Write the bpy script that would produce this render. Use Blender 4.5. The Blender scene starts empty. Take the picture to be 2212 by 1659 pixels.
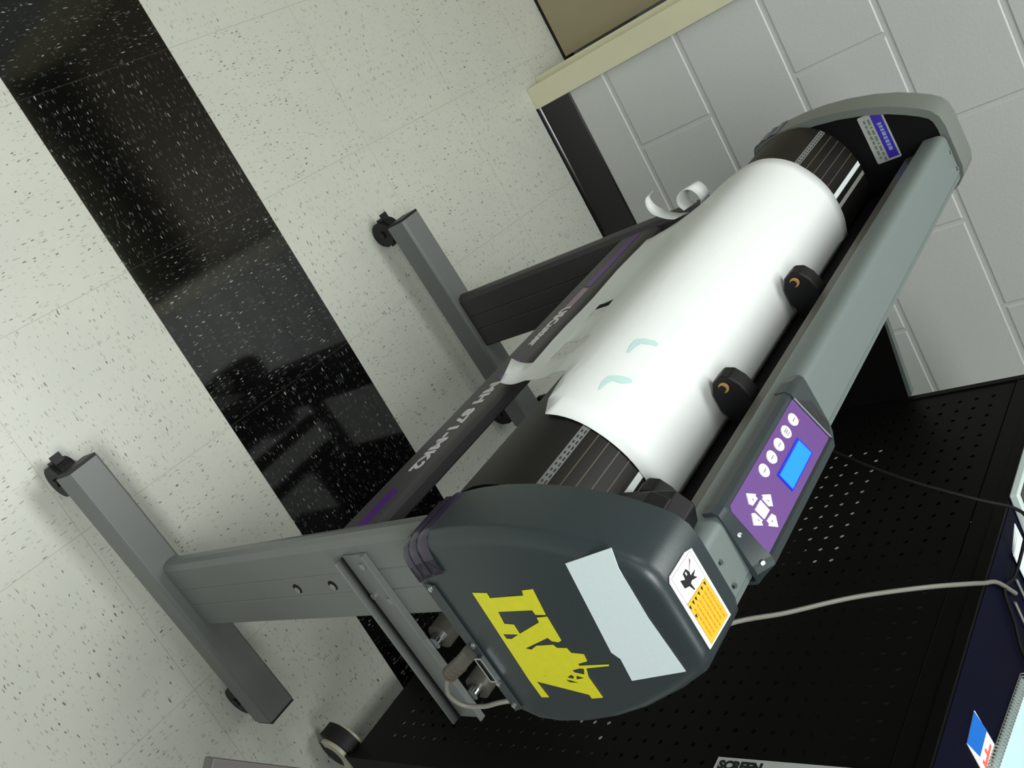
import bpy, bmesh, math, random
from mathutils import Vector, Matrix
from mathutils.geometry import tessellate_polygon

S = bpy.context.scene
COL = S.collection

# ---------------------------------------------------------------- camera
cam_d = bpy.data.cameras.new('camera')
cam_d.sensor_width = 36.0
cam_d.lens = 34.806
cam_d.clip_start = 0.02
cam = bpy.data.objects.new('camera', cam_d)
COL.objects.link(cam)
cam.matrix_world = Matrix(((0.54630996, 0.50136403, -0.67095419, -2.01043),
                           (-0.48301858, 0.84302323, 0.23665351, -0.36538),
                           (0.68427953, 0.19479718, 0.70272014, 1.53348),
                           (0, 0, 0, 1)))
S.camera = cam

# ---------------------------------------------------------------- world, view
w = bpy.data.worlds.new('world')
S.world = w
w.use_nodes = True
w.node_tree.nodes['Background'].inputs[0].default_value = (0.75, 0.85, 0.85, 1)
w.node_tree.nodes['Background'].inputs[1].default_value = 0.05
S.view_settings.view_transform = 'Standard'
S.view_settings.look = 'None'
S.view_settings.gamma = 1
S.view_settings.exposure = 0.06

# ---------------------------------------------------------------- lights (ceiling troffers)
def troffer(x, y, power, sx=0.58, sy=1.18, col=(0.975, 1.0, 0.985)):
    d = bpy.data.lights.new('troffer_light', 'AREA')
    d.shape = 'RECTANGLE'
    d.size = sx
    d.size_y = sy
    d.energy = power
    d.color = col
    o = bpy.data.objects.new('troffer_light', d)
    o.location = (x, y, 2.73)
    COL.objects.link(o)
LIGHTS = [(-0.75, -0.35, 27), (-3.0, -0.5, 60), (-1.6, 2.1, 22), (-4.0, 2.2, 22), (-2.6, -2.6, 22)]
for lx, ly, lp in LIGHTS:
    troffer(lx, ly, lp)

# ---------------------------------------------------------------- materials
def lin(r, g, b):
    f = lambda c: (c / 255 / 12.92) if c / 255 <= 0.04045 else ((c / 255 + 0.055) / 1.055) ** 2.4
    return (f(r), f(g), f(b), 1)

class NT:
    def __init__(s, name):
        s.m = bpy.data.materials.new(name)
        s.m.use_nodes = True
        s.t = s.m.node_tree
        s.b = s.t.nodes['Principled BSDF']
    def n(s, typ, **kw):
        x = s.t.nodes.new(typ)
        for k, v in kw.items():
            setattr(x, k, v)
        return x
    def l(s, a, b):
        s.t.links.new(a, b)
    def math(s, op, a, b=None, c=None):
        x = s.n('ShaderNodeMath', operation=op)
        for i, v in enumerate((a, b, c)):
            if v is None: continue
            if isinstance(v, (int, float)): x.inputs[i].default_value = v
            else: s.l(v, x.inputs[i])
        return x.outputs[0]
    def mix(s, f, a, b):
        x = s.n('ShaderNodeMix', data_type='RGBA')
        for sock, v in ((x.inputs[0], f), (x.inputs[6], a), (x.inputs[7], b)):
            if isinstance(v, (int, float)): sock.default_value = v
            elif isinstance(v, tuple): sock.default_value = v
            else: s.l(v, sock)
        return x.outputs[2]

def mat(name, col, rough=0.5, metal=0.0, spec=0.5, grain=0.0, gscale=300, coat=0.0, emit=None, estr=1.0, bump=0.0):
    t = NT(name)
    b = t.b
    b.inputs['Roughness'].default_value = rough
    b.inputs['Metallic'].default_value = metal
    b.inputs['Specular IOR Level'].default_value = spec
    b.inputs['Coat Weight'].default_value = coat
    tc = t.n('ShaderNodeTexCoord')
    no = t.n('ShaderNodeTexNoise')
    no.inputs['Scale'].default_value = gscale
    no.inputs['Detail'].default_value = 3
    t.l(tc.outputs['Object'], no.inputs['Vector'])
    g = max(grain, 0.04)
    c1 = tuple(c * (1 - g) for c in col[:3]) + (1,)
    c2 = tuple(min(1, c * (1 + g)) for c in col[:3]) + (1,)
    t.l(t.mix(no.outputs['Fac'], c1, c2), b.inputs['Base Color'])
    if bump:
        bp = t.n('ShaderNodeBump')
        bp.inputs['Strength'].default_value = bump
        bp.inputs['Distance'].default_value = 0.0006
        t.l(no.outputs['Fac'], bp.inputs['Height'])
        t.l(bp.outputs[0], b.inputs['Normal'])
    if emit:
        b.inputs['Emission Color'].default_value = emit
        b.inputs['Emission Strength'].default_value = estr
    return t.m

M = {}
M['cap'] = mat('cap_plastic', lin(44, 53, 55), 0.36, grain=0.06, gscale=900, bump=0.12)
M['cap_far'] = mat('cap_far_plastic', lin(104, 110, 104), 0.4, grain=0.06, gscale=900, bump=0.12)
M['rib'] = mat('rib_purple_sheen', lin(46, 38, 58), 0.25)  # purple sheen of the grey ribs is put into the base colour
M['black'] = mat('black_plastic', lin(16, 16, 17), 0.5, spec=0.35)
M['blackmatte'] = mat('black_matte', lin(10, 10, 11), 0.7, spec=0.2)
M['platen'] = mat('platen_black', lin(15, 13, 10), 0.48, spec=0.35, grain=0.15, gscale=60)
M['groove'] = mat('groove_brown', lin(84, 74, 60), 0.45)
M['scale'] = mat('scale_grey', lin(104, 106, 104), 0.5)
M['scale_ink'] = mat('scale_ink', lin(28, 28, 28), 0.5)
M['strip_white'] = mat('strip_white', lin(225, 232, 232), 0.3)
M['strip_grey'] = mat('strip_grey', lin(150, 152, 145), 0.35)
M['beam'] = mat('beam_paint', lin(104, 114, 112), 0.42, grain=0.05, gscale=1500, bump=0.1)
M['rail'] = mat('rail_metal', lin(88, 86, 80), 0.4, metal=0.4)
M['leg'] = mat('leg_paint', lin(102, 106, 104), 0.4, grain=0.05, gscale=1200, bump=0.1)
M['bar'] = mat('bar_and_shaded_post', lin(56, 54, 56), 0.45)  # cross bar grey; on the far post it puts shade into the colour
M['purple'] = mat('purple_print', lin(74, 22, 118), 0.4)
M['mauve'] = mat('mauve_print', lin(140, 118, 138), 0.4)
M['lettering'] = mat('letter_print', lin(205, 200, 205), 0.5)
M['panelpurple'] = mat('panel_purple', lin(92, 50, 124), 0.45, grain=0.08, gscale=2500)
M['white'] = mat('white_print', lin(250, 252, 252), 0.5)
M['btnink'] = mat('button_ink', lin(120, 120, 120), 0.5)
M['lcd'] = mat('lcd_blue', lin(0, 20, 60), 0.3, emit=lin(0, 168, 255), estr=1.0)
M['lcdrim'] = mat('lcd_rim', lin(8, 30, 190), 0.2, emit=lin(0, 20, 220), estr=0.5)
M['led'] = mat('led_red', lin(220, 30, 60), 0.3, emit=lin(255, 30, 70), estr=1.2)
M['yellow'] = mat('yellow_vinyl', lin(212, 208, 40), 0.45, grain=0.08, gscale=120)
M['tape'] = mat('masking_tape', lin(212, 226, 228), 0.55)
M['warnyel'] = mat('warning_yellow', lin(236, 180, 40), 0.45)
M['warnorg'] = mat('warning_orange', lin(206, 130, 40), 0.5)
M['ink'] = mat('black_ink', lin(22, 26, 28), 0.5)
M['steel'] = mat('steel', lin(190, 195, 195), 0.22, metal=1.0)
M['alu'] = mat('aluminium', lin(150, 152, 148), 0.35, metal=0.7)
M['brass'] = mat('brass_plastic', lin(190, 150, 90), 0.4)
M['cable'] = mat('cable_grey', lin(118, 117, 108), 0.45)
M['cable_dark'] = mat('cable_dark', lin(9, 9, 9), 0.6, spec=0.2)
M['roller'] = mat('roller_grey', lin(74, 72, 66), 0.4)
M['cart'] = mat('cart_black', lin(8, 7, 7), 0.5, spec=0.15, grain=0.2, gscale=40)
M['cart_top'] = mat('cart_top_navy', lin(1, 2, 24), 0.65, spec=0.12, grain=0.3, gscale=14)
M['cartedge'] = mat('cart_edge_trim', lin(84, 92, 90), 0.4)
M['cream'] = mat('cream_metal', lin(190, 186, 160), 0.35)
M['paperw'] = mat('paper_white', lin(225, 235, 235), 0.6)
M['cyan'] = mat('page_cyan', lin(200, 232, 236), 0.6)
M['dev'] = mat('device_white', lin(205, 218, 216), 0.4)
M['blue'] = mat('card_blue', lin(10, 108, 205), 0.45)
M['red'] = mat('card_red', lin(240, 110, 90), 0.5)
M['navyint'] = mat('label_navy', lin(58, 40, 170), 0.4)
M['labelg'] = mat('label_grey', lin(175, 178, 175), 0.45)
M['labeltxt'] = mat('label_green_text', lin(110, 125, 105), 0.5)
M['labelsky'] = mat('label_sky_text', lin(140, 160, 200), 0.5)
M['desk'] = mat('desk_laminate', lin(78, 74, 72), 0.4)
M['frame'] = mat('door_frame_cream', lin(206, 204, 172), 0.4, grain=0.05, gscale=20)
M['base'] = mat('cove_base_black', lin(14, 13, 12), 0.2, spec=0.6)
M['ceil'] = mat('ceiling_tile', lin(170, 170, 165), 0.8)
M['plainwall'] = mat('painted_wall', lin(130, 134, 130), 0.6)
M['marker'] = mat('marker_teal', lin(184, 216, 212), 0.5)
M['gap'] = mat('dark_gap', lin(12, 12, 10), 0.8)

def paper_mat():
    t = NT('vinyl_white')
    b = t.b
    b.inputs['Base Color'].default_value = lin(238, 242, 240)
    b.inputs['Roughness'].default_value = 0.42
    tr = t.n('ShaderNodeBsdfTranslucent')
    tr.inputs['Color'].default_value = (0.75, 0.78, 0.76, 1)
    mx = t.n('ShaderNodeMixShader')
    mx.inputs[0].default_value = 0.12
    t.l(b.outputs[0], mx.inputs[1])
    t.l(tr.outputs[0], mx.inputs[2])
    t.l(mx.outputs[0], t.t.nodes['Material Output'].inputs[0])
    no = t.n('ShaderNodeTexNoise')
    no.inputs['Scale'].default_value = 7
    bp = t.n('ShaderNodeBump')
    bp.inputs['Strength'].default_value = 0.10
    bp.inputs['Distance'].default_value = 0.006
    tc = t.n('ShaderNodeTexCoord')
    t.l(tc.outputs['Object'], no.inputs['Vector'])
    t.l(no.outputs['Fac'], bp.inputs['Height'])
    t.l(bp.outputs[0], b.inputs['Normal'])
    return t.m
M['vinyl'] = paper_mat()

def wall_mat():
    t = NT('painted_block')
    tc = t.n('ShaderNodeTexCoord')
    no = t.n('ShaderNodeTexNoise')
    no.inputs['Scale'].default_value = 160
    no.inputs['Detail'].default_value = 4
    t.l(tc.outputs['Object'], no.inputs['Vector'])
    big = t.n('ShaderNodeTexNoise')
    big.inputs['Scale'].default_value = 3
    t.l(tc.outputs['Object'], big.inputs['Vector'])
    c = t.mix(big.outputs['Fac'], lin(182, 185, 182), lin(193, 196, 193))
    t.l(c, t.b.inputs['Base Color'])
    t.b.inputs['Roughness'].default_value = 0.42
    bp = t.n('ShaderNodeBump')
    bp.inputs['Strength'].default_value = 0.35
    bp.inputs['Distance'].default_value = 0.0012
    t.l(no.outputs['Fac'], bp.inputs['Height'])
    t.l(bp.outputs[0], t.b.inputs['Normal'])
    return t.m
M['wall'] = wall_mat()

def door_mat():
    t = NT('door_tan')
    tc = t.n('ShaderNodeTexCoord')
    no = t.n('ShaderNodeTexNoise')
    no.inputs['Scale'].default_value = 6
    t.l(tc.outputs['Object'], no.inputs['Vector'])
    t.l(t.mix(no.outputs['Fac'], lin(136, 124, 92), lin(148, 142, 118)), t.b.inputs['Base Color'])
    t.b.inputs['Roughness'].default_value = 0.45
    return t.m
M['door'] = door_mat()

FX, FY, T = -1.17332, -0.29005, 0.3048
def floor_mat():
    t = NT('vinyl_tile')
    tc = t.n('ShaderNodeTexCoord')
    sp = t.n('ShaderNodeSeparateXYZ')
    t.l(tc.outputs['Object'], sp.inputs[0])
    X, Y = sp.outputs[0], sp.outputs[1]
    ux = t.math('DIVIDE', t.math('SUBTRACT', X, FX), T)
    uy = t.math('DIVIDE', t.math('SUBTRACT', Y, FY), T)
    ix, iy = t.math('FLOOR', ux), t.math('FLOOR', uy)
    fx, fy = t.math('FRACT', ux), t.math('FRACT', uy)
    par = t.math('ABSOLUTE', t.math('MODULO', t.math('ADD', ix, iy), 2.0))
    par = t.math('GREATER_THAN', par, 0.5)
    # black border stripe: the tile column 0
    isb = t.math('COMPARE', ix, 0.0, 0.1)
    # swap coordinates on alternate tiles, so the chips turn by a right angle
    a = t.math('ADD', t.math('MULTIPLY', X, par), t.math('MULTIPLY', Y, t.math('SUBTRACT', 1.0, par)))
    b = t.math('ADD', t.math('MULTIPLY', Y, par), t.math('MULTIPLY', X, t.math('SUBTRACT', 1.0, par)))
    seed = t.math('ADD', t.math('MULTIPLY', ix, 3.17), t.math('MULTIPLY', iy, 7.31))
    def chips(sa, sb, size, dens, off):
        cv = t.n('ShaderNodeCombineXYZ')
        t.l(t.math('MULTIPLY', a, sa), cv.inputs[0])
        t.l(t.math('MULTIPLY', b, sb), cv.inputs[1])
        t.l(t.math('ADD', seed, off), cv.inputs[2])
        dn = t.n('ShaderNodeTexNoise')
        dn.inputs['Scale'].default_value = 1.6
        dn.inputs['Detail'].default_value = 1
        t.l(cv.outputs[0], dn.inputs['Vector'])
        ad = t.n('ShaderNodeVectorMath', operation='MULTIPLY_ADD')
        t.l(dn.outputs['Color'], ad.inputs[0])
        ad.inputs[1].default_value = (0.7, 0.7, 0.0)
        t.l(cv.outputs[0], ad.inputs[2])
        vo = t.n('ShaderNodeTexVoronoi', voronoi_dimensions='2D')
        vo.inputs['Scale'].default_value = 1
        vo.inputs['Randomness'].default_value = 1.0
        t.l(ad.outputs[0], vo.inputs['Vector'])
        sc = t.n('ShaderNodeSeparateColor')
        t.l(vo.outputs['Color'], sc.inputs[0])
        pick = t.math('LESS_THAN', sc.outputs[0], dens)
        sz = t.math('MULTIPLY', sc.outputs[1], size)
        d = t.math('LESS_THAN', vo.outputs['Distance'], sz)
        return t.math('MULTIPLY', d, pick), sc.outputs[2]
    c1, s1 = chips(58, 200, 0.20, 0.36, 0.0)
    c2, s2 = chips(85, 260, 0.34, 0.36, 11.0)
    c3, s3 = chips(50, 170, 0.30, 0.42, 23.0)
    clo = t.n('ShaderNodeTexNoise')
    clo.inputs['Scale'].default_value = 9
    t.l(tc.outputs['Object'], clo.inputs['Vector'])
    base = t.mix(clo.outputs['Fac'], lin(184, 187, 178), lin(193, 195, 184))
    base = t.mix(t.math('MULTIPLY', c3, 0.22), base, t.mix(s3, lin(150, 160, 158), lin(200, 185, 160)))
    base = t.mix(t.math('MULTIPLY', c2, 0.5), base, t.mix(s2, lin(120, 122, 116), lin(185, 170, 150)))
    base = t.mix(t.math('MULTIPLY', c1, 0.9), base, t.mix(s1, lin(36, 42, 46), lin(150, 150, 142)))
    blk = t.mix(t.math('MULTIPLY', c3, 0.35), lin(9, 9, 9), lin(60, 66, 62))
    blk = t.mix(t.math('MULTIPLY', c2, 0.28), blk, t.mix(s2, lin(120, 126, 122), lin(40, 42, 46)))
    blk = t.mix(t.math('MULTIPLY', c1, 0.55), blk, t.mix(s1, lin(190, 196, 192), lin(60, 62, 66)))
    col = t.mix(isb, base, blk)
    # joints between tiles
    e = 0.0022
    jx = t.math('LESS_THAN', t.math('MINIMUM', fx, t.math('SUBTRACT', 1.0, fx)), e)
    jy = t.math('LESS_THAN', t.math('MINIMUM', fy, t.math('SUBTRACT', 1.0, fy)), e)
    j = t.math('MAXIMUM', jx, jy)
    col = t.mix(t.math('MULTIPLY', j, 0.55), col, t.mix(isb, lin(150, 145, 130), lin(58, 54, 48)))
    t.l(col, t.b.inputs['Base Color'])
    wn = t.n('ShaderNodeTexNoise')
    wn.inputs['Scale'].default_value = 14
    t.l(tc.outputs['Object'], wn.inputs['Vector'])
    ro = t.math('ADD', t.math('MULTIPLY', wn.outputs['Fac'], 0.06), t.math('SUBTRACT', 0.30, t.math('MULTIPLY', isb, 0.27)))
    t.l(ro, t.b.inputs['Roughness'])
    t.b.inputs['Specular IOR Level'].default_value = 0.5
    return t.m
M['floor'] = floor_mat()

# ---------------------------------------------------------------- object helpers
def tag(o, label=None, cat=None, group=None, kind=None):
    if label: o['label'] = label
    if cat: o['category'] = cat
    if group: o['group'] = group
    if kind: o['kind'] = kind
    return o

BASES = {}
def empty(name, base=(0, 0, 0), frame=None):
    """An Empty at the thing's base; its parts are given in the frame's own metres."""
    o = bpy.data.objects.new(name, None)
    COL.objects.link(o)
    o.empty_display_size = 0.1
    b = Vector(base)
    o.matrix_world = (frame or Matrix.Identity(4)) @ Matrix.Translation(b)
    BASES[o.name] = (b, frame)
    return o

def obj(name, bm, m, parent=None, label=None, smooth=False, bevel=0, seg=2, solid=0, frame=None, base=None, autos=40, subsurf=0):
    me = bpy.data.meshes.new(name)
    bmesh.ops.remove_doubles(bm, verts=bm.verts, dist=1e-6)
    bm.normal_update()
    bm.to_mesh(me)
    bm.free()
    o = bpy.data.objects.new(name, me)
    COL.objects.link(o)
    if isinstance(m, (list, tuple)):
        for k in m: me.materials.append(M[k])
    else:
        me.materials.append(M[m])
    if parent is not None:
        top = parent
        while top.parent: top = top.parent
        b, fr = BASES[top.name]
        me.transform(Matrix.Translation(-b))
        o.parent = parent
        BASES[o.name] = (b, fr)
    else:
        b = Vector(base) if base else Vector((0, 0, 0))
        me.transform(Matrix.Translation(-b))
        o.matrix_world = (frame or Matrix.Identity(4)) @ Matrix.Translation(b)
        BASES[o.name] = (b, frame)
    if smooth:
        for p in me.polygons: p.use_smooth = True
    if solid:
        md = o.modifiers.new('solid', 'SOLIDIFY'); md.thickness = solid; md.offset = 0
    if bevel:
        md = o.modifiers.new('bevel', 'BEVEL'); md.width = bevel; md.segments = seg
        md.limit_method = 'ANGLE'; md.angle_limit = math.radians(35)
        for p in me.polygons: p.use_smooth = True
        md.harden_normals = True
    if smooth and not bevel:
        try:
            me.set_sharp_from_angle(angle=math.radians(autos))
        except Exception: pass
    if label: o['label'] = label
    return o

def box(bm, x0, x1, y0, y1, z0, z1):
    vs = [bm.verts.new((x, y, z)) for x in (x0, x1) for y in (y0, y1) for z in (z0, z1)]
    for f in ((0, 1, 3, 2), (4, 6, 7, 5), (0, 4, 5, 1), (2, 3, 7, 6), (0, 2, 6, 4), (1, 5, 7, 3)):
        bm.faces.new([vs[i] for i in f])
    return vs

def BX(*a):
    bm = bmesh.new(); box(bm, *a); return bm

def prism_u(bm, prof, u0, u1, closed=True, caps=True):
    """Extrude a (v, w) profile along u."""
    A = [bm.verts.new((u0, p[0], p[1])) for p in prof]
    B = [bm.verts.new((u1, p[0], p[1])) for p in prof]
    n = len(prof)
    for i in range(n if closed else n - 1):
        j = (i + 1) % n
        bm.faces.new((A[i], A[j], B[j], B[i]))
    if closed and caps:
        bm.faces.new(A[::-1]); bm.faces.new(B)
    bmesh.ops.recalc_face_normals(bm, faces=bm.faces)

def prism(bm, pts, vec):
    """Extrude a 3D polygon along vec."""
    A = [bm.verts.new(p) for p in pts]
    B = [bm.verts.new(Vector(p) + Vector(vec)) for p in pts]
    n = len(pts)
    for i in range(n):
        j = (i + 1) % n
        bm.faces.new((A[i], A[j], B[j], B[i]))
    bm.faces.new(A[::-1]); bm.faces.new(B)
    bmesh.ops.recalc_face_normals(bm, faces=bm.faces)

def cyl(bm, a, b, r, n=24, r2=None):
    a, b = Vector(a), Vector(b)
    r2 = r if r2 is None else r2
    d = (b - a).normalized()
    up = Vector((0, 0, 1)) if abs(d.z) < 0.9 else Vector((1, 0, 0))
    x = d.cross(up).normalized(); y = d.cross(x)
    A = [bm.verts.new(a + (x * math.cos(t) + y * math.sin(t)) * r) for t in [2 * math.pi * i / n for i in range(n)]]
    B = [bm.verts.new(b + (x * math.cos(t) + y * math.sin(t)) * r2) for t in [2 * math.pi * i / n for i in range(n)]]
    for i in range(n):
        j = (i + 1) % n
        bm.faces.new((A[i], A[j], B[j], B[i]))
    bm.faces.new(A[::-1]); bm.faces.new(B)

def catmull(pts, k=8):
    P = [Vector(p) for p in pts]
    P = [P[0] * 2 - P[1]] + P + [P[-1] * 2 - P[-2]]
    out = []
    for i in range(1, len(P) - 2):
        for j in range(k):
            t = j / k
            a, b, c, d = P[i - 1], P[i], P[i + 1], P[i + 2]
            out.append(0.5 * ((2 * b) + (c - a) * t + (2 * a - 5 * b + 4 * c - d) * t * t + (3 * b - a - 3 * c + d) * t ** 3))
    out.append(P[-2])
    return out

def tube(bm, pts, r, n=10, k=8, smooth=True):
    C = catmull(pts, k) if smooth else [Vector(p) for p in pts]
    rings = []
    prev = None
    for i, c in enumerate(C):
        d = (C[min(i + 1, len(C) - 1)] - C[max(i - 1, 0)]).normalized()
        if prev is None:
            up = Vector((0, 0, 1)) if abs(d.z) < 0.9 else Vector((1, 0, 0))
            x = d.cross(up).normalized()
        else:
            x = (prev - d * prev.dot(d)).normalized()
        prev = x
        y = d.cross(x)
        rings.append([bm.verts.new(c + (x * math.cos(t) + y * math.sin(t)) * r) for t in [2 * math.pi * q / n for q in range(n)]])
    for A, B in zip(rings[:-1], rings[1:]):
        for i in range(n):
            j = (i + 1) % n
            bm.faces.new((A[i], A[j], B[j], B[i]))
    bm.faces.new(rings[0][::-1]); bm.faces.new(rings[-1])

def flat(bm, poly, fn, holes=(), both=False):
    """Fill a 2D polygon (with holes) and place it by fn(a, b) -> xyz."""
    loops = [[Vector((p[0], p[1], 0)) for p in poly]] + [[Vector((p[0], p[1], 0)) for p in h] for h in holes]
    tris = tessellate_polygon(loops)
    vs = [bm.verts.new(fn(p.x, p.y)) for lp in loops for p in lp]
    for t in tris:
        try: bm.faces.new([vs[i] for i in t])
        except ValueError: pass

def decal(name, poly, fn, m, parent, up, th=0.0006, holes=(), label=None):
    bm = bmesh.new()
    flat(bm, poly, fn, holes)
    r = bmesh.ops.extrude_face_region(bm, geom=bm.faces[:])
    vs = [g for g in r['geom'] if isinstance(g, bmesh.types.BMVert)]
    bmesh.ops.translate(bm, verts=vs, vec=Vector(up) * th)
    bmesh.ops.recalc_face_normals(bm, faces=bm.faces)
    return obj(name, bm, m, parent, label=label)

def text_bm(txt, size, mw, bold=0.0, th=0.0005, space=1.0, squash=1.0):
    """Text as mesh placed by the matrix mw (x along the line, y towards the letter tops)."""
    c = bpy.data.curves.new('lettering', 'FONT')
    c.body = txt
    c.size = size
    c.extrude = th
    c.offset = bold
    c.space_character = space
    c.align_x = 'LEFT'
    c.resolution_u = 3
    o = bpy.data.objects.new('lettering', c)
    COL.objects.link(o)
    bpy.context.view_layer.update()
    dg = bpy.context.evaluated_depsgraph_get()
    me = bpy.data.meshes.new_from_object(o.evaluated_get(dg))
    bpy.data.objects.remove(o)
    bpy.data.curves.remove(c)
    me.transform(Matrix.Diagonal((squash, 1, 1, 1)))
    me.transform(mw)
    bm = bmesh.new(); bm.from_mesh(me)
    bpy.data.meshes.remove(me)
    return bm

def mxyz(x, y, o):
    x = Vector(x).normalized(); y = Vector(y).normalized(); z = x.cross(y)
    m = Matrix((x, y, z)).transposed().to_4x4()
    m.translation = Vector(o)
    return m

def struct(name, bm, m, **kw):
    o = obj(name, bm, m, **kw)
    o['kind'] = 'structure'
    return o

# ================================================================ the room
XW, YL, YR, ZC = -5.6, 3.6, -4.0, 2.75
struct('floor', BX(XW, 0.6, YR, YL, -0.05, 0.0), 'floor')
struct('ceiling', BX(XW, 0.6, YR, YL, ZC, ZC + 0.05), 'ceil')
struct('wall_left', BX(XW, 0.6, YL, YL + 0.1, 0, ZC), 'plainwall')
struct('wall_right', BX(XW, 0.6, YR - 0.1, YR, 0, ZC), 'plainwall')
struct('wall_back', BX(XW - 0.1, XW, YR, YL, 0, ZC), 'plainwall')

def block_wall():
    bm = bmesh.new()
    L, Hh = 0.4064, 0.2032
    h0, ph = 0.2105, -0.59527
    gz, gy = 0.0038, 0.0022
    def run(y0, y1, z_from=0.0):
        z = h0 - Hh
        k = -1
        while z < ZC:
            za, zb = max(z + gz, 0.0, z_from), min(z + Hh - gz, ZC)
            off = ph if (k % 2 == 0) else ph + L / 2      # joint phase of this course
            i0 = math.floor((y0 - off) / L)
            y = off + i0 * L
            while y < y1:
                a, b = max(y + gy, y0), min(y + L - gy, y1)
                if b - a > 0.01 and zb - za > 0.01:
                    # pillowed block face
                    r = 0.004
                    q = [bm.verts.new((0.0035, yy, zz)) for yy, zz in ((a, za), (b, za), (b, zb), (a, zb))]
                    p = [bm.verts.new((0.0, yy, zz)) for yy, zz in ((a + r, za + r), (b - r, za + r), (b - r, zb - r), (a + r, zb - r))]
                    bm.faces.new(p)
                    for i in range(4):
                        j = (i + 1) % 4
                        bm.faces.new((p[i], q[i], q[j], p[j]))
                y += L
            z += Hh
            k += 1
    run(YR, -0.40)
    run(0.66, YL)
    run(-0.40, 0.66, 2.16)
    # mortar bed and the mass of the wall behind the block faces
    box(bm, 0.0022, 0.20, YR, -0.40, 0, ZC)
    box(bm, 0.0022, 0.20, 0.66, YL, 0, ZC)
    box(bm, 0.0022, 0.20, -0.40, 0.66, 2.16, ZC)
    bmesh.ops.recalc_face_normals(bm, faces=bm.faces)
    return bm
struct('wall_far', block_wall(), 'wall')

# black cove base along the foot of the wall
bm = bmesh.new()
prof = [(0.002, 0.0), (-0.014, 0.0), (-0.013, 0.003), (-0.007, 0.010), (-0.0045, 0.020), (-0.004, 0.099), (-0.002, 0.102), (0.002, 0.102)]
A = [bm.verts.new((p[0], YR, p[1])) for p in prof]
B = [bm.verts.new((p[0], -0.401, p[1])) for p in prof]
for i in range(len(prof)):
    j = (i + 1) % len(prof)
    bm.faces.new((A[i], A[j], B[j], B[i]))
bm.faces.new(A); bm.faces.new(B[::-1])
bmesh.ops.recalc_face_normals(bm, faces=bm.faces)
struct('baseboard_far', bm, 'base', smooth=True, autos=25)

# cream steel door frame: face flange, rabbet and deep reveal, both sides and head
def frame_bm():
    bm = bmesh.new()
    sec = [(-0.012, -0.403), (-0.012, -0.349), (0.040, -0.349), (0.040, -0.334), (0.215, -0.334), (0.215, -0.403)]
    def side(s, c):
        A = [bm.verts.new((x, c + s * (y - 0.13), 0.0)) for x, y in sec]
        B = [bm.verts.new((x, c + s * (y - 0.13), 2.12)) for x, y in sec]
        n = len(sec)
        for i in range(n):
            j = (i + 1) % n
            bm.faces.new((A[i], A[j], B[j], B[i]))
        bm.faces.new(A); bm.faces.new(B[::-1])
    side(1, 0.13); side(-1, 0.13)
    box(bm, -0.012, 0.215, -0.403, 0.663, 2.12, 2.17)
    bmesh.ops.recalc_face_normals(bm, faces=bm.faces)
    return bm
struct('trim_1', frame_bm(), 'frame', bevel=0.0015, seg=2)
dr = struct('door_1', BX(0.183, 0.225, -0.325, 0.585, 0.012, 2.11), 'door')
tag(obj('threshold_gap', BX(0.187, 0.222, -0.335, 0.595, 0.0, 0.0115), 'gap', dr))
dk = bmesh.new()
cyl(dk, (0.183, 0.52, 1.0), (0.14, 0.52, 1.0), 0.012); cyl(dk, (0.14, 0.52, 1.0), (0.115, 0.52, 1.0), 0.027, r2=0.022)
obj('door_knob', dk, 'steel', dr, smooth=True)

# ceiling fixtures
for i, (lx, ly, lp) in enumerate(LIGHTS):
    t = empty('ceiling_light', (lx, ly, 2.75))
    where = ['above the cutter', 'above the photographer', 'beyond the door side of the room', 'at the far left corner of the ceiling', 'above the right side of the room'][i]
    tag(t, 'fluorescent ceiling troffer ' + where, 'ceiling light', 'fluorescent ceiling troffers')
    fb = bmesh.new()
    box(fb, lx - .31, lx - .295, ly - .61, ly + .61, 2.735, 2.75); box(fb, lx + .295, lx + .31, ly - .61, ly + .61, 2.735, 2.75)
    box(fb, lx - .295, lx + .295, ly - .61, ly - .595, 2.735, 2.75); box(fb, lx - .295, lx + .295, ly + .595, ly + .61, 2.735, 2.75)
    obj('fixture_frame', fb, 'strip_white', t)

# ================================================================ cutter frame (u along the machine, v towards the media side, w up)
YAW = math.radians(3.65)
LF = Matrix.Translation((-1.04, -0.72, 0)) @ Matrix.Rotation(YAW, 4, 'Z')

cut = empty('vinyl_cutter', (0, 0, 0), LF)
tag(cut, 'grey wide-format vinyl cutter on its floor stand with purple control panel', 'vinyl cutter')

# ---- end caps
PROF = [(0.0940, 0.797), (0.0995, 0.815), (0.1030, 0.842), (0.1040, 0.868), (0.1025, 0.900), (0.0975, 0.935), (0.0885, 0.972), (0.0775, 1.003),
        (0.0665, 1.025), (0.0565, 1.0420), (0.0475, 1.0535), (0.0370, 1.0597), (0.0220, 1.0620), (-0.0400, 1.0612), (-0.0535, 1.0570), (-0.0640, 1.0470),
        (-0.0830, 1.0140), (-0.1040, 0.968), (-0.1180, 0.925), (-0.1265, 0.885), (-0.1290, 0.850), (-0.1260, 0.822), (-0.1120, 0.798), (-0.0880, 0.789),
        (0.0, 0.787), (0.070, 0.787)]
def inset(prof, d):
    n = len(prof); out = []
    for i in range(n):
        p0, p1, p2 = Vector(prof[i - 1]), Vector(prof[i]), Vector(prof[(i + 1) % n])
        t = (p2 - p0).normalized()
        nrm = Vector((-t.y, t.x))          # inward for this winding
        out.append(p1 + nrm * d)
    return [(q.x, q.y) for q in out]
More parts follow.
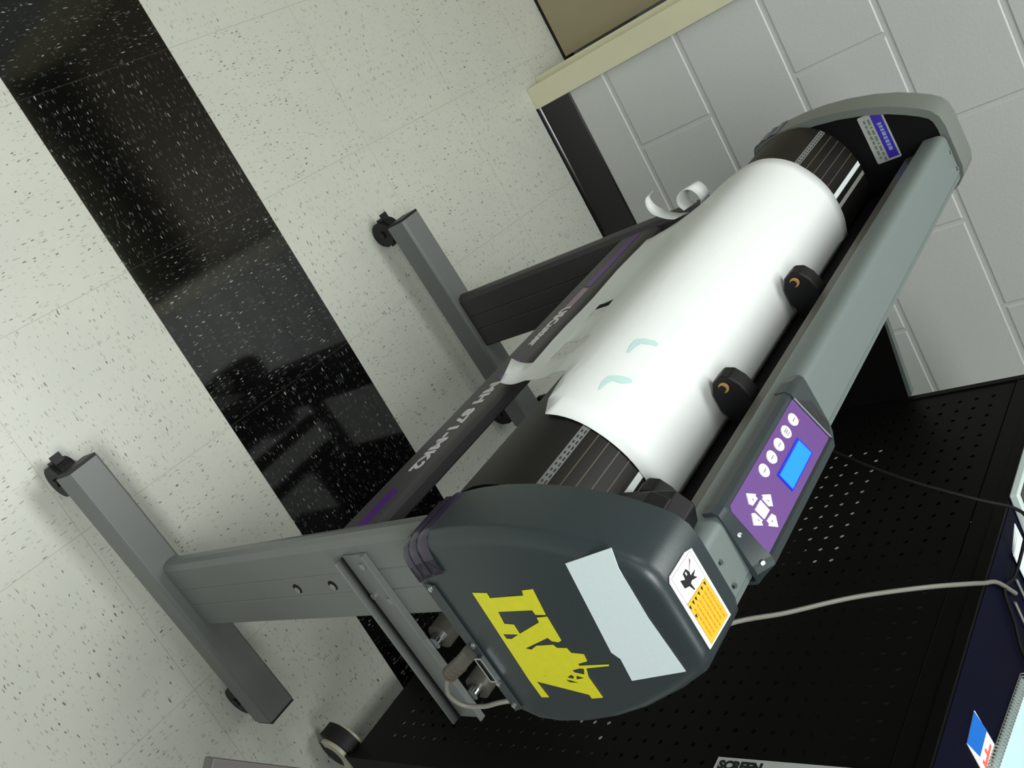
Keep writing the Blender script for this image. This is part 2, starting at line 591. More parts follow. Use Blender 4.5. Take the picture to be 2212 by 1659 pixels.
def cap_shell(ui, s):
    """Rounded cap: ui is the plane of the inner face, s the outward direction."""
    bm = bmesh.new()
    secs = []
    W = 0.0665
    secs.append((ui, 0.0))
    secs.append((ui + s * (W - 0.014), 0.0))
    for a in (18, 36, 54, 72, 90):
        t = math.radians(a)
        secs.append((ui + s * (W - 0.014 + 0.014 * math.sin(t)), 0.014 * (1 - math.cos(t))))
    rings = []
    for u, d in secs:
        pr = inset(PROF, d)
        rings.append([bm.verts.new((u, p[0], p[1])) for p in pr])
    n = len(PROF)
    for A, B in zip(rings[:-1], rings[1:]):
        for i in range(n):
            j = (i + 1) % n
            bm.faces.new((A[i], A[j], B[j], B[i]))
    bm.faces.new(rings[-1])
    # rim around the inner face, then a recessed inner face
    pr = inset(PROF, 0.011)
    R1 = [bm.verts.new((ui, p[0], p[1])) for p in pr]
    R2 = [bm.verts.new((ui + s * 0.006, p[0], p[1])) for p in pr]
    for i in range(n):
        j = (i + 1) % n
        bm.faces.new((rings[0][i], rings[0][j], R1[j], R1[i]))
        bm.faces.new((R1[i], R1[j], R2[j], R2[i]))
    f = bm.faces.new(R2)
    bmesh.ops.recalc_face_normals(bm, faces=bm.faces)
    return bm
def cap(ui, s, m, lab):
    c = obj('end_cap', cap_shell(ui, s), m, cut, label=lab, smooth=True, autos=50)
    pr = inset(PROF, 0.0125)
    bm = bmesh.new()
    prism_u(bm, pr, ui + s * 0.0035, ui + s * 0.0058)
    obj('inner_plate', bm, 'blackmatte', c, label='black inner side plate')
    # ribbed vent corner at the lower front
    bm = bmesh.new()
    base = [(0.0940, 0.797), (0.0995, 0.815), (0.1030, 0.842)]
    k = 7
    for q in range(3):
        f0 = 0.02 + q * 0.33
        def pt(f, d):
            if f < 0.5:
                a, b, g = Vector(base[0]), Vector(base[1]), f / 0.5
            else:
                a, b, g = Vector(base[1]), Vector(base[2]), (f - 0.5) / 0.5
            p = a.lerp(b, g); return (p.x + d, p.y)
        cross = [pt(f0, -0.002), pt(f0, 0.0010), pt(f0 + 0.14, 0.0022), pt(f0 + 0.28, 0.0010), pt(f0 + 0.28, -0.002)]
        path = [(ui + s * 0.001, 0.0), (ui + s * 0.052, 0.0), (ui + s * 0.061, -0.003), (ui + s * 0.0668, -0.010), (ui + s * 0.0685, -0.019), (ui + s * 0.0685, -0.036)]
        rings = [[bm.verts.new((u, c_[0] + dv, c_[1])) for c_ in cross] for u, dv in path]
        for A, B in zip(rings[:-1], rings[1:]):
            for i in range(5):
                j = (i + 1) % 5
                bm.faces.new((A[i], A[j], B[j], B[i]))
        bm.faces.new(rings[0]); bm.faces.new(rings[-1][::-1])
    bmesh.ops.recalc_face_normals(bm, faces=bm.faces)
    obj('vent_ribs', bm, 'rib', c, smooth=True, label='dark ribbed lower corner with purple sheen put into its colour')
    return c
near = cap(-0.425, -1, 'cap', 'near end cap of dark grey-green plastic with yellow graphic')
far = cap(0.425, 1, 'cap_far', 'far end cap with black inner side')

# connector plate, screws and ports on the lower edge of the near cap
bm = bmesh.new()
prism(bm, [(-0.4925, 0.056, 0.803), (-0.4925, -0.108, 0.803), (-0.4925, -0.104, 0.815), (-0.4925, 0.052, 0.815)], (-0.0016, 0, 0))
obj('connector_plate', bm, 'cap', near, bevel=0.0005)
for v, w_ in ((0.049, 0.809), (-0.022, 0.811), (-0.070, 0.809), (-0.099, 0.809)):
    bm = bmesh.new(); cyl(bm, (-0.494, v, w_), (-0.4965, v, w_), 0.0032, 16, 0.0024)
    obj('screw', bm, 'steel', near, smooth=True, label='bright steel screw')
bm = bmesh.new()
box(bm, -0.4985, -0.494, -0.063, -0.036, 0.8045, 0.8065); box(bm, -0.4985, -0.494, -0.063, -0.036, 0.8125, 0.8145)
box(bm, -0.4985, -0.494, -0.065, -0.063, 0.8045, 0.8145); box(bm, -0.4985, -0.494, -0.036, -0.034, 0.8045, 0.8145)
obj('port_shell', bm, 'steel', near, label='steel rim of the open port')
obj('port_socket', BX(-0.4955, -0.494, -0.063, -0.036, 0.8065, 0.8125), 'blackmatte', near)

FU = -0.4918
fo = lambda a, b: (FU, a, b)
LX = [[0.0393, 0.8566], [0.0378, 0.8744], [0.032, 0.874], [0.0324, 0.9169], [0.038, 0.9195], [0.0386, 0.9326], [0.0101, 0.9274], [0.0107, 0.9158], [0.016, 0.9155], [0.016, 0.8722], [0.0019, 0.8695], [0.0005, 0.8807], [-0.0105, 0.8803], [0.0021, 0.9139], [0.0074, 0.9149], [0.0081, 0.9275], [-0.0194, 0.9251], [-0.0211, 0.9207], [-0.0197, 0.9137], [-0.0158, 0.9114], [-0.0279, 0.8748], [-0.0296, 0.8811], [-0.0249, 0.8909], [-0.0241, 0.9116], [-0.0276, 0.9137], [-0.0282, 0.9253], [-0.0336, 0.9265], [-0.0353, 0.9405], [-0.0434, 0.9389], [-0.0466, 0.9259], [-0.0488, 0.9259], [-0.0471, 0.9611], [-0.0488, 0.96], [-0.0517, 0.9323], [-0.0627, 0.9279], [-0.0867, 0.9285], [-0.0883, 0.9147], [-0.0837, 0.9143], [-0.0687, 0.859], [-0.0888, 0.8608], [-0.0892, 0.8513], [-0.0673, 0.8507]]
LXH = [[[-0.0102, 0.8585], [-0.0111, 0.8782], [-0.0164, 0.8655], [-0.0158, 0.8588]], [[-0.0544, 0.9136], [-0.0518, 0.9244], [-0.0522, 0.9295], [-0.0592, 0.9253], [-0.0569, 0.9149]], [[-0.0604, 0.915], [-0.0633, 0.9225], [-0.0652, 0.9118]], [[-0.0632, 0.902], [-0.0595, 0.9091], [-0.0615, 0.9113], [-0.0646, 0.9087]], [[-0.0658, 0.8976], [-0.0664, 0.9044], [-0.0695, 0.9123], [-0.0691, 0.9005]], [[-0.0609, 0.8733], [-0.0617, 0.8786], [-0.0618, 0.8743]]]
decal('vinyl_graphic', LX, fo, 'yellow', near, (-1, 0, 0), 0.0005, LXH, 'cut yellow vinyl letter graphic')
STRIP = [[0.062, 0.9867], [0.0726, 1.0414], [0.0525, 1.0359], [0.0023, 1.0337], [-0.054, 1.0369], [-0.0654, 0.975], [-0.0407, 0.9782], [-0.0334, 0.9728]]
decal('blank_sticker', STRIP, fo, 'tape', near, (-1, 0, 0), 0.0006, (), 'plain pale strip of tape')
# warning label on the top rear corner of the near cap
TW = 1.0618
to = lambda a, b: (a, b, TW)
to2 = lambda a, b: (a, b, TW + 0.0006)
W_out = [[-0.4403, 0.025], [-0.4495, 0.0286], [-0.4771, 0.029], [-0.4806, 0.0253], [-0.4815, -0.0411], [-0.4417, -0.0431]]
decal('warning_label', W_out, lambda a, b: (a, b, TW), 'white', near, (0, 0, 1), 0.0009, (), 'white and yellow warning label')
TI = lambda a, b: (a, b, TW + 0.0009)
decal('warning_band', [[-0.4451, -0.001], [-0.4771, 0.0009], [-0.4775, -0.0396], [-0.4449, -0.0405]], TI, 'warnyel', near, (0, 0, 1), 0.0002)
HAND = [[-0.4703, 0.0185], [-0.465, 0.0148], [-0.464, 0.0198], [-0.4584, 0.0199], [-0.4563, 0.0151], [-0.4574, 0.0123], [-0.4542, 0.0121], [-0.4491, 0.0116], [-0.4548, 0.0097], [-0.4517, 0.0057], [-0.4593, 0.0089], [-0.4617, 0.0081], [-0.4611, 0.0016], [-0.4623, 0.0018], [-0.4647, 0.0079], [-0.4704, 0.0107]]
decal('hand_pictogram', HAND, TI, 'ink', near, (0, 0, 1), 0.0002, ([[-0.4616, 0.0185], [-0.4598, 0.0185], [-0.4598, 0.0155], [-0.4616, 0.0155]],))
bm = bmesh.new()
for q in range(3):
    tube(bm, [(-0.456 + q * 0.0016, 0.0165 + q * 0.001, TW + 0.0012), (-0.452 + q * 0.001, 0.019 + q * 0.001, TW + 0.0012), (-0.449, 0.0205 + q * 0.001, TW + 0.0012)], 0.00018, 5, 3)
for a, b in (((-0.4441, 0.0254), (-0.4772, 0.0266)), ((-0.4772, 0.0266), (-0.4775, -0.0396)), ((-0.4441, 0.0254), (-0.4449, -0.0405)), ((-0.4775, -0.0396), (-0.4449, -0.0405)), ((-0.4451, -0.001), (-0.4771, 0.0009))):
    cyl(bm, (a[0], a[1], TW + 0.0011), (b[0], b[1], TW + 0.0011), 0.00012, 5)
obj('label_outline', bm, 'ink', near)
bm = bmesh.new()
for a, b in [[-0.4486, -0.0039], [-0.4543, -0.0038], [-0.4601, -0.0038], [-0.4658, -0.0038], [-0.4704, -0.0035], [-0.476, -0.0035], [-0.4755, -0.0126]]:
    flat(bm, [(a - 0.0016, b + 0.0016), (a + 0.0014, b + 0.0016), (a, b - 0.0022)], lambda x, y: (x, y, TW + 0.0012))
obj('warning_marks', bm, 'ink', near)
bm = bmesh.new()
rnd = random.Random(5)
for r_ in range(6):
    uu = -0.4730 + r_ * 0.0048
    vv = -0.0075
    while vv > -0.036:
        L = rnd.uniform(0.0012, 0.0042)
        box(bm, uu - 0.0008, uu + 0.0009, vv - L, vv, TW + 0.0010, TW + 0.0012)
        vv -= L + 0.0009
obj('label_text_lines', bm, 'warnorg', near)

# asset label on the inner side of the far cap
LU = 0.4283
lo = lambda a, b: (LU, a, b)
decal('asset_label', [(0.077, 0.958), (0.077, 0.9905), (0.0755, 0.992), (0.0045, 0.992), (0.003, 0.9905), (0.003, 0.958), (0.0045, 0.9565), (0.0755, 0.9565)], lo, 'labelg', far, (-1, 0, 0), 0.0005, (), 'small grey and blue asset label')
decal('label_band', [(0.074, 0.9745), (0.074, 0.9895), (0.006, 0.9895), (0.006, 0.9745)], lambda a, b: (LU - 0.0005, a, b), 'navyint', far, (-1, 0, 0), 0.0002)
bm = bmesh.new()
for row, w_ in enumerate((0.9625, 0.9685)):
    v = 0.070
    while v > 0.008:
        L = rnd.uniform(0.003, 0.009)
        box(bm, LU - 0.0008, LU - 0.0005, v - L, v, w_, w_ + 0.0032)
        v -= L + 0.0022
obj('label_small_text', bm, 'labeltxt', far)
bm = bmesh.new()
v = 0.060
while v > 0.018:
    L = rnd.uniform(0.003, 0.006)
    box(bm, LU - 0.0009, LU - 0.0007, v - L, v, 0.979 + rnd.uniform(0, .001), 0.985)
    v -= L + 0.0014
obj('label_band_text', bm, 'labelsky', far)
for v, w_ in ((0.0715, 1.006), (-0.0185, 0.985)):
    bm = bmesh.new(); cyl(bm, (0.4286, v, w_), (0.426, v, w_), 0.0026, 14, 0.0018)
    obj('screw', bm, 'steel', far, smooth=True)

# ---- platen: black curved bed
PP = [(-0.038, 0.925), (-0.030, 0.9325), (-0.012, 0.936), (0.008, 0.9370), (0.025, 0.9358), (0.041, 0.9320), (0.055, 0.9263), (0.069, 0.9185), (0.083, 0.9075), (0.0935, 0.8945), (0.1000, 0.880), (0.1030, 0.864), (0.1030, 0.848), (0.099, 0.828), (0.091, 0.808), (0.081, 0.794)]
bm = bmesh.new()
full = [(v - 0.0, w_) for v, w_ in PP] + [(0.06, 0.789), (-0.038, 0.80)]
prism_u(bm, full, -0.4185, 0.4185)
plat = obj('platen', bm, 'platen', cut, smooth=True, autos=35)
def arc(prof):
    s = [0.0]
    for a, b in zip(prof[:-1], prof[1:]): s.append(s[-1] + math.dist(a, b))
    return s
def on(prof, S_, s, off=0.0):
    s = max(min(s, S_[-1] - 1e-6), -0.05)
    i = 0
    while i < len(prof) - 2 and s > S_[i + 1]: i += 1
    a, b = prof[i], prof[i + 1]
    k = (s - S_[i]) / (S_[i + 1] - S_[i])
    d = (b[0] - a[0], b[1] - a[1]); L = math.hypot(*d)
    return (a[0] + d[0] * k - d[1] / L * off * 1.0 * -1 * -1, a[1] + d[1] * k + d[0] / L * off)
def band(prof, S_, s0, s1, u0, u1, off, th=0.0006):
    bm = bmesh.new()
    n = 3
    pts = [on(prof, S_, s0 + (s1 - s0) * i / n, off) for i in range(n + 1)]
    low = [on(prof, S_, s0 + (s1 - s0) * i / n, off - th) for i in range(n + 1)]
    prism_u(bm, pts + low[::-1], u0, u1)
    return bm
PA = PP[1:]
SA = arc(PA)
for s0 in (0.066, 0.079, 0.092, 0.104):
    obj('platen_groove', band(PA, SA, s0, s0 + 0.0011, -0.4175, 0.4175, 0.0003), 'groove', plat, label='thin brown line along the bed')
sc = obj('ruler_scale', band(PA, SA, 0.1145, 0.1225, -0.4175, 0.4175, 0.0003), 'scale', plat, label='grey printed ruler scale')
bm = bmesh.new()
u = -0.415
while u < 0.415:
    for a, b, du in ((0.1158, 0.1172, 0.0050), (0.1190, 0.1205, 0.0036)):
        p0, p1 = on(PA, SA, a, 0.0006), on(PA, SA, b, 0.0006)
        q = [bm.verts.new((u, p0[0], p0[1])), bm.verts.new((u + du, p0[0], p0[1])), bm.verts.new((u + du, p1[0], p1[1])), bm.verts.new((u, p1[0], p1[1]))]
        bm.faces.new(q)
    u += 0.0085
obj('scale_marks', bm, 'scale_ink', sc)
obj('cutting_strip', band(PA, SA, 0.0455, 0.0525, -0.4175, 0.4175, 0.0008, 0.001), 'strip_white', plat, label='white cutting strip')
obj('grit_strip', band(PA, SA, 0.031, 0.037, 0.20, 0.4175, 0.0005, 0.001), 'strip_grey', plat, label='grey strip beside the cutting strip')
bm = bmesh.new()
cyl(bm, (-0.398, 0.040, 0.9340), (-0.392, 0.045, 0.9330), 0.0009, 8); cyl(bm, (-0.398, 0.040, 0.9340), (-0.3885, 0.0375, 0.9348), 0.0009, 8)
obj('origin_mark', bm, 'strip_white', plat, label='small white V mark')

# ---- top beam (cover with soft front edge) and the rail below it
BP = [(-0.0555, 1.030), (-0.0555, 1.048), (-0.0535, 1.0535), (-0.0475, 1.0552), (-0.0468, 1.0544), (-0.0455, 1.0544), (-0.0448, 1.0562), (0.0030, 1.0574), (0.0075, 1.0566), (0.0110, 1.0543), (0.0133, 1.0505), (0.0142, 1.0460), (0.0147, 1.0310), (0.0142, 1.0285), (0.0120, 1.0285), (0.0120, 1.034), (-0.0500, 1.034)]
bm = bmesh.new(); prism_u(bm, BP, -0.4205, 0.4205)
beam = obj('top_beam', bm, 'beam', cut, smooth=True, autos=28)
bm = bmesh.new()
prism_u(bm, [(-0.052, 0.90), (-0.052, 1.033), (0.002, 1.033), (0.002, 1.019), (-0.004, 1.017), (-0.004, 1.013), (0.0, 1.011), (0.0, 0.999), (-0.010, 0.992), (-0.042, 0.985), (-0.042, 0.90)], -0.4185, 0.4185)
obj('guide_rail', bm, 'rail', cut, label='dull metal guide rail under the beam')
bm = bmesh.new(); prism_u(bm, [(-0.0415, 0.915), (-0.0415, 0.984), (-0.0405, 0.984), (-0.0395, 0.918)], -0.4185, 0.4185)
obj('slot_shade', bm, 'blackmatte', cut, label='black strip standing in for shade in the media slot')  # thin black strip stands in for the shade inside the slot
for v in (-0.012, -0.037):
    for u_ in (0.4135,):
        bm = bmesh.new(); cyl(bm, (u_, v, 1.0560), (u_, v, 1.0590), 0.003, 14, 0.0022)
        obj('beam_screw', bm, 'steel', beam, smooth=True)
for v in (-0.012, -0.037):
    bm = bmesh.new(); cyl(bm, (-0.4145, v, 1.0560), (-0.4145, v, 1.0590), 0.003, 14, 0.0022)
    obj('beam_screw', bm, 'steel', beam, smooth=True)
# lower rear body linking the caps below the rail
bm = bmesh.new(); prism_u(bm, [(-0.105, 0.83), (-0.100, 0.93), (-0.053, 1.00), (-0.053, 0.80), (-0.09, 0.80)], -0.4185, 0.4185)
obj('rear_body', bm, 'cap', cut, smooth=True, autos=25)

# ---- control panel
def pw(v): return 1.0600 + (0.0100 - v) * 0.31
def pf(off):
    return lambda a, b: (a, b, pw(b) + off)
def loft(bm, a, ua, b, ub):
    A = [bm.verts.new((ua, p[0], p[1])) for p in a]; B = [bm.verts.new((ub, p[0], p[1])) for p in b]
    n = len(A)
    for i in range(n):
        j = (i + 1) % n
        bm.faces.new((A[i], A[j], B[j], B[i]))
    bm.faces.new(A[::-1]); bm.faces.new(B)
pnl = bmesh.new()
sa = [(0.0185, 1.0450), (0.0190, 1.0545), (0.0150, 1.0585), (0.0105, pw(0.0105) - 0.0012), (-0.0385, pw(-0.0385) - 0.0012), (-0.0400, pw(-0.0400) + 0.0010), (-0.0440, 1.0765), (-0.0490, 1.0750), (-0.0595, 1.0600), (-0.0600, 1.0400), (-0.0560, 1.0400), (-0.0560, 1.0580), (0.0145, 1.0582), (0.0152, 1.0450)]
sb = [(0.0190, 1.0440), (0.0195, 1.0550), (0.0155, 1.0600), (0.0105, pw(0.0105) + 0.0010), (-0.0385, pw(-0.0385) + 0.0010), (-0.0400, pw(-0.0400) + 0.0012), (-0.0440, 1.0765), (-0.0490, 1.0750), (-0.0598, 1.0600), (-0.0602, 1.0390), (-0.0560, 1.0390), (-0.0560, 1.0580), (0.0145, 1.0582), (0.0152, 1.0440)]
sc1 = [(0.0188, 1.0440), (0.0192, 1.0540), (0.0150, 1.0585), (0.0095, 1.0595), (-0.0385, 1.0620), (-0.0400, 1.0625), (-0.0440, 1.0630), (-0.0490, 1.0625), (-0.0594, 1.0580), (-0.0598, 1.0390), (-0.0560, 1.0390), (-0.0560, 1.0576), (0.0145, 1.0578), (0.0152, 1.0440)]
sf1 = [(0.0188, 1.0450), (0.0190, 1.0545), (0.0140, 1.0590), (0.0090, 1.0615), (-0.0340, 1.0690), (-0.0400, 1.0695), (-0.0440, 1.0690), (-0.0500, 1.0670), (-0.0594, 1.0590), (-0.0600, 1.0400), (-0.0560, 1.0400), (-0.0560, 1.0578), (0.0145, 1.0580), (0.0152, 1.0450)]
sf2 = [(0.0160, 1.0510), (0.0150, 1.0560), (0.0120, 1.0585), (0.0070, 1.0592), (-0.0340, 1.0600), (-0.0400, 1.0600), (-0.0440, 1.0600), (-0.0500, 1.0590), (-0.0590, 1.0570), (-0.0598, 1.0460), (-0.0560, 1.0460), (-0.0560, 1.0576), (0.0115, 1.0578), (0.0140, 1.0510)]
prism_u(pnl, sa, -0.3770, -0.2120)
loft(pnl, sc1, -0.3885, sb, -0.3770)
loft(pnl, sb, -0.2120, sf1, -0.1930)
loft(pnl, sf1, -0.1930, sf2, -0.1770)
bmesh.ops.recalc_face_normals(pnl, faces=pnl.faces)
panel = obj('control_panel', pnl, 'cap', cut, smooth=True, autos=30, label='raised control panel housing clipped over the beam')
decal('panel_overlay', [(-0.2129, 0.0103), (-0.2124, -0.038), (-0.3764, -0.038), (-0.3733, 0.0068), (-0.3697, 0.0103)], pf(-0.0012), 'panelpurple', panel, (0, 0, 1), 0.0006, (), 'purple keypad overlay')
bm = bmesh.new()
prism(bm, [(-0.2124, 0.0105, pw(0.0105)), (-0.2124, -0.0385, pw(-0.0385)), (-0.2110, -0.0385, pw(-0.0385)), (-0.2110, 0.0105, pw(0.0105))], (0, 0, 0.0014))
obj('panel_end_strip', bm, 'steel', panel, label='thin bright metal strip')
bm = bmesh.new()
prism(bm, [(-0.2108, 0.0070, pw(0.0070) - 0.0008), (-0.2108, -0.0380, pw(-0.0380) - 0.0008), (-0.1925, -0.0330, 1.0680), (-0.1935, -0.0060, 1.0635)], (0, 0, 0.0016))
obj('end_recess', bm, 'ink', panel, label='dark recess at the end of the housing')
for bu in (-0.2334, -0.2527, -0.2721, -0.2908, -0.3101):
    bm = bmesh.new()
    n = Vector((0, 0.31, 1)).normalized()
    c = Vector((bu, 0.0007, pw(0.0007)))
    cyl(bm, c - n * 0.0008, c + n * 0.0006, 0.0062, 28)
    b_ = obj('keypad_button', bm, 'white', panel, smooth=True, label='round white button')
    bm = bmesh.new()
    box(bm, bu - 0.0030, bu + 0.0030, -0.0001, 0.0009, pw(0.0004) + 0.0005, pw(0.0004) + 0.0008)
    if abs(bu + 0.2527) < 1e-4:
        box(bm, bu - 0.0030, bu + 0.0030, -0.0022, -0.0014, pw(-0.0018) + 0.0005, pw(-0.0018) + 0.0008)
        box(bm, bu - 0.0030, bu + 0.0030, 0.0018, 0.0028, pw(0.0023) + 0.0005, pw(0.0023) + 0.0008)
    obj('button_mark', bm, 'btnink', b_)
bm = bmesh.new(); cyl(bm, (-0.2282, -0.0042, pw(-0.0042) - 0.001), (-0.2282, -0.0042, pw(-0.0042) + 0.0008), 0.0012, 12)
obj('power_light', bm, 'led', panel, label='red power light')
decal('screen_rim', [(-0.2463, -0.0113), (-0.2453, -0.0305), (-0.3018, -0.0307), (-0.3015, -0.0115)], pf(-0.0004), 'lcdrim', panel, (0, 0, 1), 0.0006)
decal('display_screen', [(-0.2483, -0.0132), (-0.2477, -0.029), (-0.2999, -0.0294), (-0.2996, -0.0134)], pf(0.0002), 'lcd', panel, (0, 0, 1), 0.0005, (), 'lit cyan-blue display')
ARW = [[(-0.346, 0.0042), (-0.3386, -0.003), (-0.3407, -0.0036), (-0.3408, -0.0063), (-0.3512, -0.0056), (-0.3513, -0.0037), (-0.353, -0.0028)], [(-0.3334, -0.0082), (-0.3256, -0.0143), (-0.3339, -0.0212), (-0.3343, -0.0201), (-0.3371, -0.0185), (-0.3365, -0.01), (-0.3341, -0.0101)], [(-0.3395, -0.0091), (-0.3401, -0.0202), (-0.3521, -0.02), (-0.3521, -0.0092)], [(-0.3582, -0.0082), (-0.3555, -0.0101), (-0.3548, -0.0192), (-0.3573, -0.019), (-0.3588, -0.0215), (-0.3664, -0.0149)], [(-0.3411, -0.0234), (-0.3396, -0.0272), (-0.3469, -0.0337), (-0.3541, -0.0263), (-0.3514, -0.0254), (-0.351, -0.0225)]]
for i, a in enumerate(ARW):
    k = decal('keypad_button', a, pf(-0.0006), 'white', panel, (0, 0, 1), 0.0011, (), 'square white centre button' if i == 2 else 'white arrow button')
    if i != 2:
        cx = sum(p[0] for p in a) / len(a); cy = sum(p[1] for p in a) / len(a)
        bm = bmesh.new()
        flat(bm, [(cx - 0.0012, cy - 0.0010), (cx + 0.0012, cy - 0.0010), (cx, cy + 0.0012)], pf(0.0007))
        obj('button_mark', bm, 'btnink', k)
for v, w_ in ((-0.0090, 1.0628), (-0.0400, 1.0690)):
    bm = bmesh.new(); cyl(bm, (-0.3832, v, w_), (-0.3850, v, w_ + 0.0022), 0.0022, 14)
    obj('panel_screw', bm, 'steel', panel, smooth=True)

# ---- pinch rollers and carriage
def pinch(u):
    bm = bmesh.new()
    h = 0.0105
    A = [(u - h, p[0], p[1]) for p in [(-0.040, 0.985), (-0.040, 0.950), (-0.014, 0.9430), (0.006, 0.9430), (0.020, 0.950), (0.026, 0.961), (0.023, 0.972), (0.012, 0.980), (-0.006, 0.985)]]
    prism(bm, A, (2 * h, 0, 0))
    r = obj('pinch_roller', bm, 'black', cut, bevel=0.0025, seg=3, label='black pinch roller housing')
    bm = bmesh.new()
    cyl(bm, (u - h - 0.0002, 0.013, 0.9620), (u - h - 0.0022, 0.013, 0.9620), 0.0058, 20)
    obj('roller_hub', bm, 'brass', r, smooth=True, label='brass-coloured hub')
    bm = bmesh.new()
    cyl(bm, (u - h - 0.0022, 0.0125, 0.9605), (u - h - 0.0040, 0.0125, 0.9605), 0.0040, 16)
    obj('hub_screw', bm, 'black', r, smooth=True)
for u in (0.072, -0.152, -0.340):
    pinch(u)
bm = bmesh.new()
prism(bm, [(-0.4245, 0.058, 0.975), (-0.4245, 0.060, 1.025), (-0.4245, 0.050, 1.040), (-0.4245, 0.016, 1.030), (-0.4245, 0.016, 0.965)], (0.020, 0, 0))
prism(bm, [(-0.4245, 0.016, 0.975), (-0.4245, 0.016, 1.042), (-0.4245, 0.034, 1.049), (-0.4245, 0.050, 1.038), (-0.4245, 0.056, 0.985)], (0.031, 0, 0))
obj('carriage', bm, 'black', cut, bevel=0.002, label='black cutting head parked against the near cap')

# ---- stand: posts, feet, castors, lettered cross bar
for s in (-1, 1):
    bm = bmesh.new()
    u0, u1 = (-0.4105, -0.3795) if s < 0 else (0.3795, 0.4105)
    # extruded post with two shallow grooves on each wide face
    pr = []
    vv = [-0.0545, -0.016, -0.0145, -0.0130, 0.0120, 0.0135, 0.0150, 0.0575]
    face = [(u0, -0.0515), (u0, -0.0165), (u0 + 0.0012, -0.0150), (u0, -0.0135), (u0, 0.0125), (u0 + 0.0012, 0.0140), (u0, 0.0155), (u0, 0.0500),
            (u0 + 0.004, 0.0580), (u0 + 0.012, 0.0610), (u1 - 0.012, 0.0610), (u1 - 0.004, 0.0580), (u1, 0.0500), (u1, 0.0155), (u1 - 0.0012, 0.0140), (u1, 0.0125), (u1, -0.0135), (u1 - 0.0012, -0.0150), (u1, -0.0165), (u1, -0.0515), (u1 - 0.003, -0.0545), (u0 + 0.003, -0.0545)]
    A = [bm.verts.new((p[0], p[1], 0.1085)) for p in face]; B = [bm.verts.new((p[0], p[1], 0.80)) for p in face]
    for i in range(len(face)):
        j = (i + 1) % len(face)
        bm.faces.new((A[i], A[j], B[j], B[i]))
    bm.faces.new(A[::-1]); bm.faces.new(B)
    bmesh.ops.recalc_face_normals(bm, faces=bm.faces)
    post = obj('stand_post', bm, 'leg' if s < 0 else 'bar', cut, smooth=True, autos=20, label='grey stand post' if s < 0 else 'grey far stand post with shade put into its colour')  # far post takes a darker grey, so the machine's shade is in its colour
    if s < 0:
        for w_ in (0.420, 0.500):
            bm = bmesh.new(); cyl(bm, (u0 - 0.0004, -0.002, w_), (u0 + 0.0012, -0.002, w_), 0.0075, 20)
            h = obj('bolt_hole', bm, 'blackmatte', post, smooth=True)
            bm = bmesh.new(); cyl(bm, (u0 - 0.0010, -0.0040, w_ - 0.0015), (u0 - 0.0002, -0.0040, w_ - 0.0015), 0.0048, 14)
            obj('bolt_head', bm, 'alu', post, smooth=True)
    # foot bar
    bm = bmesh.new()
    c = 0.395 * s - (0.0075 if s < 0 else 0)
    fb = [(c - 0.0265, 0.060), (c - 0.0265, 0.1040), (c - 0.0225, 0.1085), (c + 0.0225, 0.1085), (c + 0.0265, 0.1040), (c + 0.0265, 0.060)]
    A = [bm.verts.new((p[0], -0.240, p[1])) for p in fb]; B = [bm.verts.new((p[0], 0.246, p[1])) for p in fb]
    for i in range(len(fb)):
        j = (i + 1) % len(fb)
        bm.faces.new((A[i], A[j], B[j], B[i]))
    bm.faces.new(A); bm.faces.new(B[::-1])
    bmesh.ops.recalc_face_normals(bm, faces=bm.faces)
    foot = obj('foot_bar', bm, 'leg', cut, bevel=0.001, label='grey foot bar of the stand')
    bm = bmesh.new()
    box(bm, c - 0.0245, c + 0.0245, 0.2461, 0.2500, 0.063, 0.106)
    obj('bar_end_plug', bm, 'black', foot)
    obj('bar_end_plug', BX(c - 0.0245, c + 0.0245, -0.2440, -0.2401, 0.063, 0.106), 'black', foot)
    for v in (0.226, -0.196):
        bm = bmesh.new()
        vv = v + (0.012 if v > 0 else -0.012)
        cyl(bm, (c - 0.016, vv, 0.0262), (c - 0.003, vv, 0.0262), 0.026, 28); cyl(bm, (c + 0.003, vv, 0.0262), (c + 0.016, vv, 0.0262), 0.026, 28)
        cyl(bm, (c - 0.020, vv, 0.0262), (c + 0.020, vv, 0.0262), 0.007, 14)
        wh = obj('castor', bm, 'black', foot, smooth=True, autos=40, label='black twin-wheel castor')
        bm = bmesh.new()
        n = 12
        ring = [(vv + 0.030 * math.cos(math.radians(t)), 0.0262 + 0.030 * math.sin(math.radians(t))) for t in range(0, 181, 15)]
        prism_u(bm, ring, c - 0.010, c + 0.010)
        cyl(bm, (c, v, 0.045), (c, v, 0.0605), 0.009, 14)
        sg = 1 if v > 0 else -1
        box(bm, c - 0.008, c + 0.008, *sorted((vv + sg * 0.018, vv + sg * 0.037)), 0.040, 0.045)
        obj('castor_hood', bm, 'black', wh)

